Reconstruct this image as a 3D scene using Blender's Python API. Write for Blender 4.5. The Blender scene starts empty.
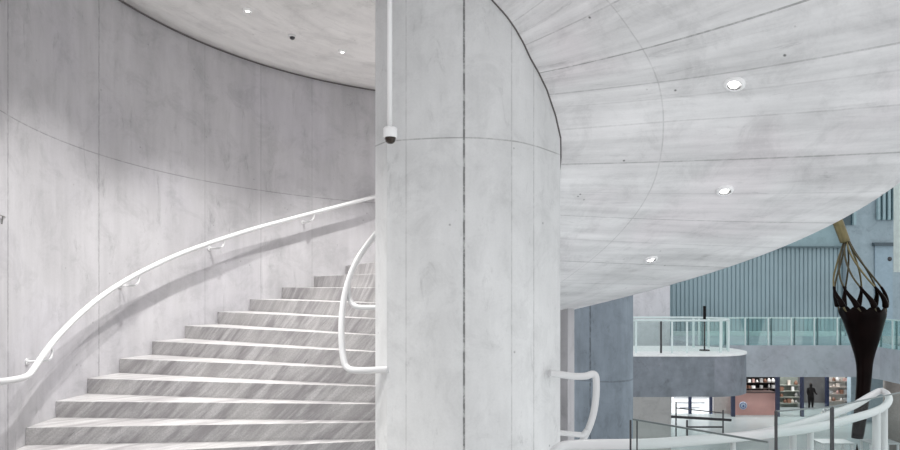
import bpy, bmesh, math, random
import numpy as np
from mathutils import Vector, Matrix
random.seed(7)
S = bpy.context.scene
COL = S.collection
PI = math.pi
# ------------------------------------------------------------------ camera, world, exposure
F, HX, HY, EYE = 660.0, 450.0, 286.0, 1.72      # focal length in pixels, horizon, eye height
cd = bpy.data.cameras.new('camera'); cam = bpy.data.objects.new('camera', cd); COL.objects.link(cam)
cam.location = (0, 0, EYE); cam.rotation_euler = (PI/2, 0, 0)
cd.sensor_width = 36; cd.lens = F/900*36; cd.shift_y = (HY-225)/900; cd.clip_end = 300
S.camera = cam
S.view_settings.view_transform = 'Standard'; S.view_settings.look = 'None'
S.view_settings.gamma = 1; S.view_settings.use_curve_mapping = False
S.view_settings.exposure = 0.34
W = bpy.data.worlds.new('world'); S.world = W; W.use_nodes = True
bg = W.node_tree.nodes['Background']
bg.inputs[0].default_value = (0.97, 0.98, 1.0, 1); bg.inputs[1].default_value = 0.88
DOWN_W = 560.0          # ceiling downlights over the stair
SOFF_W = 25.0          # downlights in the sloping soffit
SHOP_FILL_W = 240.0         # added fill lamps under the gallery, brightening the shops
S.cycles.max_bounces = 8; S.cycles.diffuse_bounces = 5; S.cycles.transparent_max_bounces = 16

def P(px, py, Y):      # a point seen at (px, py) standing at distance Y
    return Vector(((px-HX)/F*Y, Y, EYE-(py-HY)/F*Y))
def Xp(px, Y): return (px-HX)/F*Y
def Zp(py, Y): return EYE-(py-HY)/F*Y
def Yz(py, z): return (EYE-z)*F/(py-HY)
# ------------------------------------------------------------------ materials
class NT:
    def __init__(s, name):
        s.m = bpy.data.materials.new(name); s.m.use_nodes = True
        s.t = s.m.node_tree; s.t.nodes.clear()
        s.out = s.n('ShaderNodeOutputMaterial'); s.b = s.n('ShaderNodeBsdfPrincipled')
        s.l(s.b.outputs[0], s.out.inputs[0])
    def n(s, k): return s.t.nodes.new(k)
    def l(s, a, b): s.t.links.new(a, b)
    def math(s, op, a, b=None, c=None, clamp=False):
        n = s.n('ShaderNodeMath'); n.operation = op; n.use_clamp = clamp
        for i, v in enumerate((a, b, c)):
            if v is None: continue
            if isinstance(v, (int, float)): n.inputs[i].default_value = v
            else: s.l(v, n.inputs[i])
        return n.outputs[0]
    def mapping(s, vec, scale, rot=(0, 0, 0), loc=(0, 0, 0)):
        n = s.n('ShaderNodeMapping'); s.l(vec, n.inputs[0])
        n.inputs['Scale'].default_value = scale; n.inputs['Rotation'].default_value = rot
        n.inputs['Location'].default_value = loc
        return n.outputs[0]
    def rotscale(s, vec, ang, sc, loc=(0, 0, 0)):
        return s.mapping(s.mapping(vec, (1, 1, 1), (0, 0, -ang), loc), sc)
    def noise(s, vec, scale, detail=4, rough=.55, dist=0):
        n = s.n('ShaderNodeTexNoise'); s.l(vec, n.inputs['Vector'])
        n.inputs['Scale'].default_value = scale; n.inputs['Detail'].default_value = detail
        n.inputs['Roughness'].default_value = rough; n.inputs['Distortion'].default_value = dist
        return n.outputs['Fac']
    def ramp(s, fac, lo, hi, a=0., b=1.):
        n = s.n('ShaderNodeMapRange'); n.interpolation_type = 'SMOOTHSTEP'; s.l(fac, n.inputs[0])
        for i, v in enumerate((lo, hi, a, b)): n.inputs[i+1].default_value = v
        return n.outputs[0]
    def mix(s, fac, a, b, mode='MIX'):
        n = s.n('ShaderNodeMix'); n.data_type = 'RGBA'; n.blend_type = mode
        if isinstance(fac, (int, float)): n.inputs[0].default_value = fac
        else: s.l(fac, n.inputs[0])
        for i, v in ((6, a), (7, b)):
            if isinstance(v, tuple): n.inputs[i].default_value = (*v, 1)
            else: s.l(v, n.inputs[i])
        return n.outputs[2]

def plain(name, col, rough=.5, metal=0, spec=.5, noise=.06, nscale=6, emit=None, estr=1):
    k = NT(name); b = k.b
    tc = k.n('ShaderNodeTexCoord')
    f = k.noise(tc.outputs['Object'], nscale, 3)
    c = k.mix(k.ramp(f, .3, .7), tuple(x*(1-noise) for x in col), tuple(min(1, x*(1+noise)) for x in col))
    k.l(c, b.inputs['Base Color']); b.inputs['Roughness'].default_value = rough; b.inputs['Metallic'].default_value = metal; b.inputs['Specular IOR Level'].default_value = spec
    if emit:
        b.inputs['Emission Color'].default_value = (*emit, 1); b.inputs['Emission Strength'].default_value = estr
    return k.m

def concrete(name, col, vj=(), hj=(), jw=.006, streak=(1.2, .12), streak_amt=.16, cloud=.14, pores=.5, tint=None, jdark=.45, smudge=.12, patch=.12):
    """board/panel cast concrete on UV in metres; vj / hj = joints at those u / v positions"""
    k = NT(name); b = k.b
    uv = k.n('ShaderNodeUVMap').outputs[0]
    sep = k.n('ShaderNodeSeparateXYZ'); k.l(uv, sep.inputs[0]); u, v = sep.outputs[0], sep.outputs[1]
    c1 = k.noise(uv, .8, 5, .6)
    s1 = k.noise(k.mapping(uv, (streak[0]*6, streak[1]*6, 1)), 1, 5, .6)
    s2 = k.noise(k.mapping(uv, (streak[0]*2, streak[1]*2, 1), loc=(7, 3, 0)), 1, 3, .6, .4)
    g = k.noise(uv, 45, 3, .7)
    val = k.math('ADD', 1.0, k.math('MULTIPLY', k.math('SUBTRACT', c1, .5), cloud*3))
    val = k.math('ADD', val, k.math('MULTIPLY', k.math('SUBTRACT', s1, .5), streak_amt*2.4))
    val = k.math('ADD', val, k.math('MULTIPLY', k.math('SUBTRACT', s2, .5), streak_amt*2.2))
    val = k.math('ADD', val, k.math('MULTIPLY', k.math('SUBTRACT', g, .5), .12))
    pt = k.ramp(k.noise(uv, 2.3, 6, .72, .6), .46, .66)
    sm = k.noise(k.mapping(uv, (streak[0]*5, streak[1]*9, 1), loc=(2, 5, 0)), 1, 6, .75, .8)
    val = k.math('SUBTRACT', val, k.math('MULTIPLY', pt, patch))
    val = k.math('SUBTRACT', val, k.math('MULTIPLY', k.ramp(sm, .56, .74), smudge*2))
    vo = k.n('ShaderNodeTexVoronoi'); vo.inputs['Scale'].default_value = 5.5; k.l(uv, vo.inputs['Vector'])
    vo.inputs['Randomness'].default_value = 1
    sel = k.ramp(k.noise(uv, 3.1, 2), .52, .6)
    pore = k.math('MULTIPLY', k.ramp(vo.outputs['Distance'], .03, .09, 1, 0), sel)
    val = k.math('MULTIPLY', val, k.math('SUBTRACT', 1, k.math('MULTIPLY', pore, pores)))
    wob = k.math('MULTIPLY', k.math('SUBTRACT', k.noise(uv, 11, 5, .75), .5), .03)
    brk = k.ramp(k.noise(uv, 7, 5, .7), .36, .55, .4, 1)
    jm = None
    for coord, lst in ((u, vj), (v, hj)):
        for p in lst:
            p, w, d = p if isinstance(p, tuple) else (p, jw, jdark)
            dd = k.math('ABSOLUTE', k.math('ADD', k.math('SUBTRACT', coord, p), wob if w > .011 else k.math('MULTIPLY', wob, .15)))
            mm = k.math('MULTIPLY', k.math('MULTIPLY', k.ramp(dd, w*.4, w*1.3, 1, 0), brk), d)
            jm = mm if jm is None else k.math('MAXIMUM', jm, mm)
    if jm is not None: val = k.math('MULTIPLY', val, k.math('SUBTRACT', 1, jm))
    val = k.math('MAXIMUM', val, .05)
    cn = k.n('ShaderNodeCombineColor')
    for i in range(3): k.l(k.math('MULTIPLY', val, col[i]), cn.inputs[i])
    out = cn.outputs[0]
    if tint: out = k.mix(k.ramp(k.noise(uv, .55, 3), .45, .65, 0, .5), out, k.mix(1.0, out, tint, 'MULTIPLY'))
    k.l(out, b.inputs['Base Color']); b.inputs['Roughness'].default_value = .75
    b.inputs['Specular IOR Level'].default_value = .25
    bp = k.n('ShaderNodeBump'); bp.inputs['Strength'].default_value = .25; bp.inputs['Distance'].default_value = .01
    k.l(val, bp.inputs['Height']); k.l(bp.outputs[0], b.inputs['Normal'])
    return k.m

def marble(name):
    k = NT(name); b = k.b
    uv = k.n('ShaderNodeUVMap').outputs[0]
    v1 = k.noise(k.rotscale(uv, -.8, (.9, 5.5, 1)), 1.5, 6, .62, .5)
    v2 = k.noise(k.rotscale(uv, -.7, (1.1, 13, 1), (3, 1, 0)), 1.6, 6, .68, .9)
    v3 = k.noise(k.rotscale(uv, -.85, (.6, 1.5, 1), (9, 4, 0)), 1.2, 3)
    c0 = k.noise(uv, 60, 3, .7)
    dk = k.noise(k.rotscale(uv, -.75, (1.6, 10, 1), (4, 9, 0)), 1.5, 4, .5, .3)
    c = k.mix(k.ramp(v1, .34, .66), (.28, .268, .272), (.54, .53, .53))
    c = k.mix(k.ramp(v2, .36, .56, .55, 0), c, (.22, .21, .215))
    c = k.mix(k.ramp(v3, .42, .68, .0, .45), c, (.58, .57, .555))
    c = k.mix(k.ramp(dk, .69, .76, 0, .8), c, (.12, .12, .12))
    c = k.mix(k.ramp(c0, .38, .6, .35, 0), c, (.25, .24, .245))
    k.l(c, b.inputs['Base Color']); b.inputs['Roughness'].default_value = .35
    b.inputs['Specular IOR Level'].default_value = .35
    return k.m

def glass(name, tint, gloss=.12, milk=0.0):
    k = NT(name)
    tr = k.n('ShaderNodeBsdfTransparent'); tr.inputs[0].default_value = (*tint, 1)
    gl = k.n('ShaderNodeBsdfGlossy'); gl.inputs['Roughness'].default_value = .03
    df = k.n('ShaderNodeBsdfDiffuse'); df.inputs[0].default_value = (*tint, 1)
    m1 = k.n('ShaderNodeMixShader'); m1.inputs[0].default_value = milk
    k.l(tr.outputs[0], m1.inputs[1]); k.l(df.outputs[0], m1.inputs[2])
    m2 = k.n('ShaderNodeMixShader'); m2.inputs[0].default_value = gloss
    k.l(m1.outputs[0], m2.inputs[1]); k.l(gl.outputs[0], m2.inputs[2])
    k.l(m2.outputs[0], k.out.inputs[0]); k.t.nodes.remove(k.b)
    return k.m

# ------------------------------------------------------------------ mesh helpers
class MB:
    """collects geometry (world coordinates) and links it as ONE mesh object"""
    def __init__(s): s.v = []; s.f = []; s.uv = []; s.sm = []
    def face(s, pts, uvs=None, smooth=False):
        i = len(s.v); s.v += [tuple(p) for p in pts]; s.f.append(tuple(range(i, i+len(pts))))
        s.uv.append(uvs if uvs else [(p[0]+p[1]*.7, p[2]) for p in pts]); s.sm.append(smooth)
    def grid(s, fn, us, vs, uvf=None, smooth=True, flip=False):
        n, m = len(us), len(vs); base = len(s.v); uv = {}
        for i, a in enumerate(us):
            for j, c in enumerate(vs):
                s.v.append(tuple(fn(a, c))); uv[(i, j)] = uvf(a, c) if uvf else (a, c)
        for i in range(n-1):
            for j in range(m-1):
                q = [(i, j), (i+1, j), (i+1, j+1), (i, j+1)]
                if flip: q.reverse()
                s.f.append(tuple(base+a*m+c for a, c in q)); s.uv.append([uv[x] for x in q]); s.sm.append(smooth)
    def box(s, lo, hi):
        x0, y0, z0 = lo; x1, y1, z1 = hi
        c = [(x, y, z) for x in (x0, x1) for y in (y0, y1) for z in (z0, z1)]
        for q in ((0, 1, 3, 2), (4, 6, 7, 5), (0, 4, 5, 1), (2, 3, 7, 6), (0, 2, 6, 4), (1, 5, 7, 3)):
            s.face([c[i] for i in q])
    def bar(s, a, b, w, h, up=(0, 0, 1)):
        a = Vector(a); b = Vector(b); d = (b-a).normalized(); side = d.cross(Vector(up))
        if side.length < 1e-4: side = d.cross(Vector((1, 0, 0)))
        side.normalize(); u = side.cross(d)
        c = [p+side*sx*w/2+u*su*h/2 for p in (a, b) for sx in (-1, 1) for su in (-1, 1)]
        for q in ((0, 1, 3, 2), (4, 6, 7, 5), (0, 4, 5, 1), (2, 3, 7, 6), (0, 2, 6, 4), (1, 5, 7, 3)):
            s.face([c[i] for i in q])
    def tube(s, pts, r, n=12, caps=True, closed=False):
        pts = [Vector(p) for p in pts]; m = len(pts); base = len(s.v)
        rr = r if isinstance(r, (list, tuple)) else [r]*m
        nrm = None
        for i, p in enumerate(pts):
            if closed: t = pts[(i+1) % m]-pts[i-1]
            else: t = pts[min(i+1, m-1)]-pts[max(i-1, 0)]
            t.normalize()
            if nrm is None:
                nrm = t.orthogonal().normalized()
            nrm = (nrm-t*nrm.dot(t)).normalized(); bi = t.cross(nrm)
            for k in range(n):
                a = 2*PI*k/n; s.v.append(tuple(p+(nrm*math.cos(a)+bi*math.sin(a))*rr[i]))
        for i in range(m if closed else m-1):
            for k in range(n):
                i2 = (i+1) % m
                s.f.append((base+i*n+k, base+i*n+(k+1) % n, base+i2*n+(k+1) % n, base+i2*n+k))
                s.uv.append([(0, 0), (1, 0), (1, 1), (0, 1)]); s.sm.append(True)
        if caps and not closed:
            s.f.append(tuple(base+k for k in reversed(range(n)))); s.uv.append([(0, 0)]*n); s.sm.append(False)
            s.f.append(tuple(base+(m-1)*n+k for k in range(n))); s.uv.append([(0, 0)]*n); s.sm.append(False)
    def lathe(s, prof, center=(0, 0, 0), n=24, axis=None, caps=True):
        c = Vector(center); base = len(s.v); m = len(prof)
        for (r, z) in prof:
            for k in range(n):
                a = 2*PI*k/n; p = Vector((r*math.cos(a), r*math.sin(a), z))
                if axis is not None: p = axis @ p
                s.v.append(tuple(c+p))
        for i in range(m-1):
            for k in range(n):
                s.f.append((base+i*n+k, base+i*n+(k+1) % n, base+(i+1)*n+(k+1) % n, base+(i+1)*n+k))
                s.uv.append([(0, 0), (1, 0), (1, 1), (0, 1)]); s.sm.append(True)
        for idx, rev in ((0, True), (m-1, False)):
            if caps and prof[idx][0] > 1e-5:
                r_ = range(n); s.f.append(tuple(base+idx*n+k for k in (reversed(r_) if rev else r_)))
                s.uv.append([(0, 0)]*n); s.sm.append(False)
    def prism(s, poly, z0, z1):
        n = len(poly)
        area = sum(poly[i][0]*poly[(i+1) % n][1]-poly[(i+1) % n][0]*poly[i][1] for i in range(n))
        if area < 0: poly = poly[::-1]
        s.face([(x, y, z1) for x, y in poly], [(x, y) for x, y in poly])
        s.face([(x, y, z0) for x, y in reversed(poly)], [(x, y) for x, y in reversed(poly)])
        L = 0
        for i in range(n):
            a, b = poly[i], poly[(i+1) % n]; d = math.dist(a, b)
            s.face([(*a, z0), (*b, z0), (*b, z1), (*a, z1)], [(L, z0), (L+d, z0), (L+d, z1), (L, z1)]); L += d
    def build(s, name, mat, parent=None, merge=True, bevel=0, loc=None):
        o0 = Vector(parent['_w']) if parent is not None else Vector(loc or (0, 0, 0))
        me = bpy.data.meshes.new(name)
        me.from_pydata([tuple(Vector(p)-o0) for p in s.v], [], s.f)
        ul = me.uv_layers.new(name='UVMap'); i = 0
        for q in s.uv:
            for t in q: ul.data[i].uv = t; i += 1
        me.polygons.foreach_set('use_smooth', s.sm)
        me.materials.append(mat)
        if merge:
            bm = bmesh.new(); bm.from_mesh(me); bmesh.ops.remove_doubles(bm, verts=bm.verts, dist=1e-5)
            bmesh.ops.recalc_face_normals(bm, faces=bm.faces)
            bm.to_mesh(me); bm.free()
        o = bpy.data.objects.new(name, me); COL.objects.link(o)
        o['_w'] = tuple(o0)
        if parent is not None: o.parent = parent
        else: o.location = o0
        if bevel:
            bv = o.modifiers.new('Bevel', 'BEVEL'); bv.width = bevel; bv.segments = 2; bv.limit_method = 'ANGLE'
        return o
def thing(name, label, cat, loc=(0, 0, 0), group=None):
    o = bpy.data.objects.new(name, None); COL.objects.link(o); o.location = loc; o['_w'] = tuple(loc)
    o.empty_display_size = .1
    return tag(o, label, cat, group)
def tag(o, label, cat, group=None):
    o['label'] = label; o['category'] = cat
    if group: o['group'] = group
    return o
def struct(o, label=None, cat=None):
    o['kind'] = 'structure'
    if label: o['label'] = label
    o['category'] = cat or o.name.split('_')[0]
    return o
def copy_tree(o, loc, label=None):
    c = o.copy(); COL.objects.link(c); c.location = loc
    if label: c['label'] = label
    for ch in o.children:
        d = ch.copy(); COL.objects.link(d); d.parent = c
        for g in ch.children:
            e = g.copy(); COL.objects.link(e); e.parent = d
    return c
def smooth_path(pts, n=8):
    pts = [Vector(p) for p in pts]; out = []
    for i in range(len(pts)-1):
        p0, p1, p2, p3 = pts[max(i-1, 0)], pts[i], pts[i+1], pts[min(i+2, len(pts)-1)]
        for k in range(n):
            t = k/n
            out.append(.5*((2*p1)+(p2-p0)*t+(2*p0-5*p1+4*p2-p3)*t*t+(3*p1-p0-3*p2+p3)*t**3))
    out.append(pts[-1]); return out

# ------------------------------------------------------------------ shared geometry
SC = Vector((-.181, 6.741)); R_OUT = 3.965; PH1, DPH, RISE = -.079, .127, .17
Z_STEP1 = .34
def sp(ph, r, z=0): return Vector((SC.x-r*math.cos(ph), SC.y+r*math.sin(ph), z))     # polar about the stair's centre
def zjoint(ph): return EYE+1.556-.172*ph
def zceil(ph): return EYE+3.522-.293*ph
def wall_phi(px):                                                                     # where the outer wall shows at column px
    t = (px-HX)/F; a = np.linspace(-1.0, 1.7, 5401)
    g = SC.x-R_OUT*np.cos(a)-t*(SC.y+R_OUT*np.sin(a)); i = np.where(g[:-1]*g[1:] <= 0)[0][-1]
    return float(a[i])
# ------------------------------------------------------------------ materials used
CW = (.49, .481, .495)
pj = [wall_phi(x)*R_OUT for x in (8, 99, 205, 261, 312)]
M_wall = concrete('wall concrete', CW, vj=[(pj[0], .012, .35), (pj[1], .012, .28), (pj[2], .008, .15), (pj[3], .008, .2), (pj[4], .008, .15), (-1.9, .01, .3), (5.6, .01, .3)],
                  hj=[(1.556, .007, .35)], streak=(1.1, .14), streak_amt=.14, cloud=.12, pores=.25, tint=(.97, .965, 1.0))
M_ceil = concrete('ceiling concrete', (.72, .71, .70), streak=(.25, 1.0), streak_amt=.12, cloud=.12, pores=.25)
M_core = concrete('core concrete', (.71, .715, .715), vj=[(0.0, .0105, .75), (.75, .007, .3), (.45, .007, .22), (-.52, .006, .2)], hj=[(EYE+1.293, .0065, .4)],
                  streak=(1.0, .2), streak_amt=.10, cloud=.14, pores=.5, smudge=.10, patch=.10)
M_soff = concrete('soffit concrete', (.82, .815, .82), vj=[(a/180*PI*2.2, .008, d) for a, d in ((30, .2), (39, .3), (52, .5), (63, .3), (68, .12), (75, .18), (86, .38), (97, .12), (108, .28), (119, .12), (130, .3), (142, .2))],
                  hj=[(2.04, .007, .22)], streak=(1.5, .12), streak_amt=.24, cloud=.16, pores=.75, tint=(1, .93, .955))
M_blue = concrete('blue grey concrete', (.22, .26, .30), vj=[(.66, .02, .5)], hj=[(Zp(380, 14), .02, .3)], streak=(1.0, .2), streak_amt=.25, cloud=.25, pores=.2)
M_bal = concrete('balcony concrete', (.205, .23, .26), streak=(.5, .35), streak_amt=.3, cloud=.4, pores=.2, tint=(1, .93, .95))
M_bluel = concrete('pale blue concrete', (.32, .40, .445), streak=(.6, .3), streak_amt=.12, cloud=.12, pores=.1)
M_teal = concrete('teal wall', (.32, .44, .475), streak=(.5, .3), streak_amt=.08, cloud=.1, pores=0)
M_lite = concrete('pale plaster', (.66, .65, .68), streak=(.8, .1), streak_amt=.1, cloud=.08, pores=0)
M_beige = concrete('grey plaster', (.52, .51, .50), streak=(.8, .2), streak_amt=.06, cloud=.08, pores=0)
M_rib = plain('ribbed cladding', (.29, .385, .42), .6, noise=.08, nscale=.5)
M_floor = concrete('floor concrete', (.62, .62, .61), streak=(.5, .5), streak_amt=.05, cloud=.08, pores=.1)
M_lowfl = plain('lower floor', (.46, .52, .52), .25, noise=.05, nscale=.4)
M_slabtop = plain('white balcony floor', (.85, .86, .86), .5)
M_marble = marble('veined grey marble')
M_white = plain('white lacquer', (.66, .66, .665), .3, noise=.01)
M_gapshade = plain('dark gap shade', (.13, .12, .12), .8)  # dark colour stands for the shade inside gaps and grooves
M_dark = plain('dark steel', (.035, .035, .04), .4, noise=.1)
M_navy = plain('navy frame', (.03, .04, .09), .4, noise=.1)
M_black = plain('black', (.010, .009, .009), .6, spec=.1)
M_glass = glass('clear glass', (.93, .965, .96), .025)
M_gteal = glass('teal glass', (.80, .93, .92), .07, .05)
M_edge = plain('glass edge', (.55, .72, .70), .2)
M_postw = plain('pale steel post', (.62, .72, .72), .35, noise=.03)
M_lamp = plain('lamp lens', (1, 1, 1), .4, emit=(1, .99, .96), estr=9)
M_gold = plain('aged gold', (.16, .135, .065), .4, .5, noise=.15)
M_goldd = plain('dark gold wire', (.06, .05, .025), .4, .4, noise=.15)
M_choc = plain('dark chocolate', (.005, .0022, .002), .3, spec=.05, noise=.3, nscale=2)
M_dome = plain('smoked dome', (.03, .018, .012), .08)
M_pink = plain('pink counter front', (.68, .38, .34), .5, noise=.06, nscale=1)

# ================================================================== STRUCTURE
# ---- outer curved wall
mb = MB()
PHA = -.33
phs = [PHA-q for q in (9.0, 6, 4, 2.5, 1.2, .5)]+[float(a) for a in np.linspace(PHA, math.radians(120.2), 110)]
def wp(ph, dr, z):                                   # round part, then (before PHA) a straight wall beside the landing
    if ph >= PHA: return sp(ph, R_OUT+dr, z)
    q = sp(PHA, R_OUT+dr); d = PHA-ph
    return Vector((q.x-.09*d, q.y-d, z))
zb = -6.5
NV = 24
def wtop(ph): return zceil(max(ph, PHA))+.4
mb.grid(lambda a, t: wp(a, 0, zb+(wtop(a)-zb)*t), phs, list(np.linspace(0, 1, NV)),
        uvf=lambda a, t: (a*R_OUT if a > PHA else PHA*R_OUT-(PHA-a), zb+(wtop(a)-zb)*t-EYE+.172*max(a, PHA)), flip=True)
mb.grid(lambda a, t: wp(a, .3, zb+(wtop(a)-zb)*t), phs, [0, 1], uvf=lambda a, t: (a*R_OUT, t*8))
for a in (phs[0], phs[-1]):
    mb.face([wp(a, 0, zb), wp(a, .3, zb), wp(a, .3, wtop(a)), wp(a, 0, wtop(a))], [(0, 0), (.3, 0), (.3, 8), (0, 8)])
mb.grid(lambda a, t: wp(a, .3*t, wtop(a)), phs, [0, 1])
struct(mb.build('wall_left', M_wall), 'tall curved concrete wall beside the marble stair', 'wall')

# ---- core contour in plan (from front-left corner clockwise seen from the camera side)
JL = [(387, 141.3), (400, 140.2), (415, 139.2), (430, 138.4), (447, 137.8), (464, 137.6), (478, 138.0), (490, 138.8), (503, 139.9), (515, 141.3), (523, 142.8), (530, 144.6), (538, 146.8), (545, 149.2), (551, 151.4), (556, 153.2), (560, 154.6)]
HJC = 1.293
front = []
for x, y in JL:
    Y = HJC*F/(HY-y); front.append(Vector(((x-HX)/F*Y, Y)))
rest = [Vector(q) for q in ((1.106, 6.62), (1.105, 6.85), (1.07, 7.08), (.99, 7.3), (.86, 7.5), (.68, 7.66), (.45, 7.77), (.18, 7.8), (-.1, 7.76), (-.35, 7.62), (-.55, 7.42), (-.66, 7.15), (-.71, 6.85), (-.71, 6.5), (-.69, 6.1))]
contour = front+rest
CC = Vector((.05, 6.74))
# arc length with 0 at the joint column x=464
L = [0]
for i in range(1, len(contour)): L.append(L[-1]+(contour[i]-contour[i-1]).length)
L0 = L[5]
mb = MB(); n = len(contour); zs = list(np.linspace(-6.5, 8.0, 30))
cl = contour+[contour[0]]; Ls = [a-L0 for a in L]+[L[-1]-L0+(contour[0]-contour[-1]).length]
idx = list(range(len(cl)))
mb.grid(lambda i, z: (cl[i].x, cl[i].y, z), idx, zs, uvf=lambda i, z: (Ls[i], z), flip=False)
mb.face([(p.x, p.y, 8.0) for p in contour]); mb.face([(p.x, p.y, -6.5) for p in reversed(contour)])
core = mb.build('wall_core', M_core)
es = core.modifiers.new('split', 'EDGE_SPLIT'); es.split_angle = math.radians(22)
struct(core, 'massive rounded concrete core standing between stair and atrium', 'wall')

# ---- sloping soffit on the right: ruled surface between the core and a round outer edge
RS = 4.3
SO = [(563.6, 312), (600, 303.5), (635.6, 294.2), (678.3, 282), (736.7, 265.3), (783.3, 246.6), (841.7, 218.6), (896, 185.6)]
ao, zo = [], []
for x, y in SO:
    a = np.linspace(math.acos(RS/CC.y)+.02, 3.2, 4000)
    g = CC.x+RS*np.sin(a)-(x-HX)/F*(CC.y-RS*np.cos(a)); i = np.where(g[:-1]*g[1:] <= 0)[0][0]
    Y = CC.y-RS*math.cos(a[i]); ao.append(a[i]); zo.append(EYE+(HY-y)*Y/F)
po = np.polyfit(ao, zo, 3)
amin, amax_ = min(ao), max(ao)
def zout(a):
    if a < amin: return float(np.polyval(po, amin)+np.polyval(np.polyder(po), amin)*(a-amin))
    if a > amax_: return float(np.polyval(po, amax_)+np.polyval(np.polyder(po), amax_)*(a-amax_))
    return float(np.polyval(po, a))
SI = [(492, 0), (507.8, 18), (530, 58), (546.5, 90), (555, 115), (560, 137)]
ai, zi = [], []
jx = [q[0] for q in JL]; jy = [q[1] for q in JL]
for x, y in SI:
    Y = HJC*F/(HY-np.interp(x, jx, jy)); X = (x-HX)/F*Y
    ai.append(math.atan2(X-CC.x, -(Y-CC.y))); zi.append(EYE+(HY-y)*Y/F)
ai += [math.radians(90), math.radians(110), math.radians(165)]; zi += [EYE+1.12, EYE+.72, EYE-.45]
def zinn(a):
    if a < ai[0]: return zi[0]+(ai[0]-a)*.86
    if a > ai[-1]: return zi[-1]+(a-ai[-1])*-1.0
    return float(np.interp(a, ai, zi))
def core_pt(a):                                     # the core's contour in direction a from its centre
    d = Vector((math.sin(a), -math.cos(a)))
    best = None
    for i in range(n):
        p, q = contour[i], contour[(i+1) % n]; e = q-p
        den = d.x*e.y-d.y*e.x
        if abs(den) < 1e-9: continue
        w = p-CC; t = (w.x*e.y-w.y*e.x)/den; s_ = (w.x*d.y-w.y*d.x)/den
        if t > 0 and -1e-6 <= s_ <= 1+1e-6: best = t if best is None else max(best, t)
    return best
def soff(a, t, dz=0):
    ri = core_pt(a)-.02; r = ri+(RS-ri)*t
    return Vector((CC.x+r*math.sin(a), CC.y-r*math.cos(a), zinn(a)+(zout(a)-zinn(a))*t+dz))
def soff_uv(a, t):
    ri = core_pt(a); r = ri+(RS-ri)*t; return ((a+.05*(r-1))*2.2, r)
SA = [math.radians(q) for q in np.linspace(-8, 172, 121)]; ST = list(np.linspace(0, 1, 25))
mb = MB()
mb.grid(soff, SA, ST, uvf=soff_uv, flip=True)
mb.grid(lambda a, t: soff(a, t, .42), SA, [0, 1], uvf=soff_uv)
mb.grid(lambda a, h: soff(a, 1, h*.42), SA, [0, 1], uvf=lambda a, h: (a*RS, h*.42))
for a in (SA[0], SA[-1]):
    mb.face([soff(a, 0), soff(a, 1), soff(a, 1, .42), soff(a, 0, .42)], [(0, 0), (3, 0), (3, .4), (0, .4)])
struct(mb.build('ceiling_right', M_soff), 'sloping curved concrete soffit winding around the core', 'ceiling')
mb = MB()
mb.tube([soff(math.radians(q), .0, -.004)+Vector((math.sin(math.radians(q)), -math.cos(math.radians(q)), 0))*.026 for q in np.linspace(5, 108, 80)], .008, 8)  # dark tube paints in the shadow of the gap along the core
struct(mb.build('trim_1', M_gapshade), 'dark strip painting the gap shadow between core and sloping soffit', 'trim')

# ---- ceiling over the stair on the left
mb = MB()
CP = [math.radians(q) for q in np.linspace(-100, 118, 110)]; CR = list(np.linspace(.55, R_OUT+.02, 14))
mb.grid(lambda a, r: sp(a, r, zceil(a)), CP, CR, uvf=lambda a, r: (a*2.4, r), flip=False)
mb.grid(lambda a, r: sp(a, r, zceil(a)+.35), CP, [CR[0], CR[-1]], flip=True)
for r_ in (CR[0], CR[-1]): mb.grid(lambda a, h: sp(a, r_, zceil(a)+h), CP, [0, .35])
for a in (CP[0], CP[-1]):
    mb.face([sp(a, CR[0], zceil(a)), sp(a, CR[-1], zceil(a)), sp(a, CR[-1], zceil(a)+.35), sp(a, CR[0], zceil(a)+.35)])
struct(mb.build('ceiling_left', M_ceil), 'concrete ceiling above the marble stair', 'ceiling')
mb = MB()
mb.tube([sp(math.radians(q), R_OUT-.012, zceil(math.radians(q))-.006) for q in np.linspace(-20, 95, 90)], .013, 8)  # dark tube paints in the shade of the groove under the ceiling
struct(mb.build('trim_2', M_gapshade), 'dark strip painting the shaded groove between curved wall and ceiling', 'trim')

# ---- landing the camera stands on
mb = MB()
mb.prism([(-3.9, -3.5), (2.6, -3.5), (2.6, 1.2), (1.6, 2.6), (.6, 3.6), (.3, 5.2), (-.5, 6.2), (-3.85, 5.2), (-3.6, 4.6)], -.35, 0)
struct(mb.build('floor', M_floor), 'concrete landing at the foot of the stair', 'floor')

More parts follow.
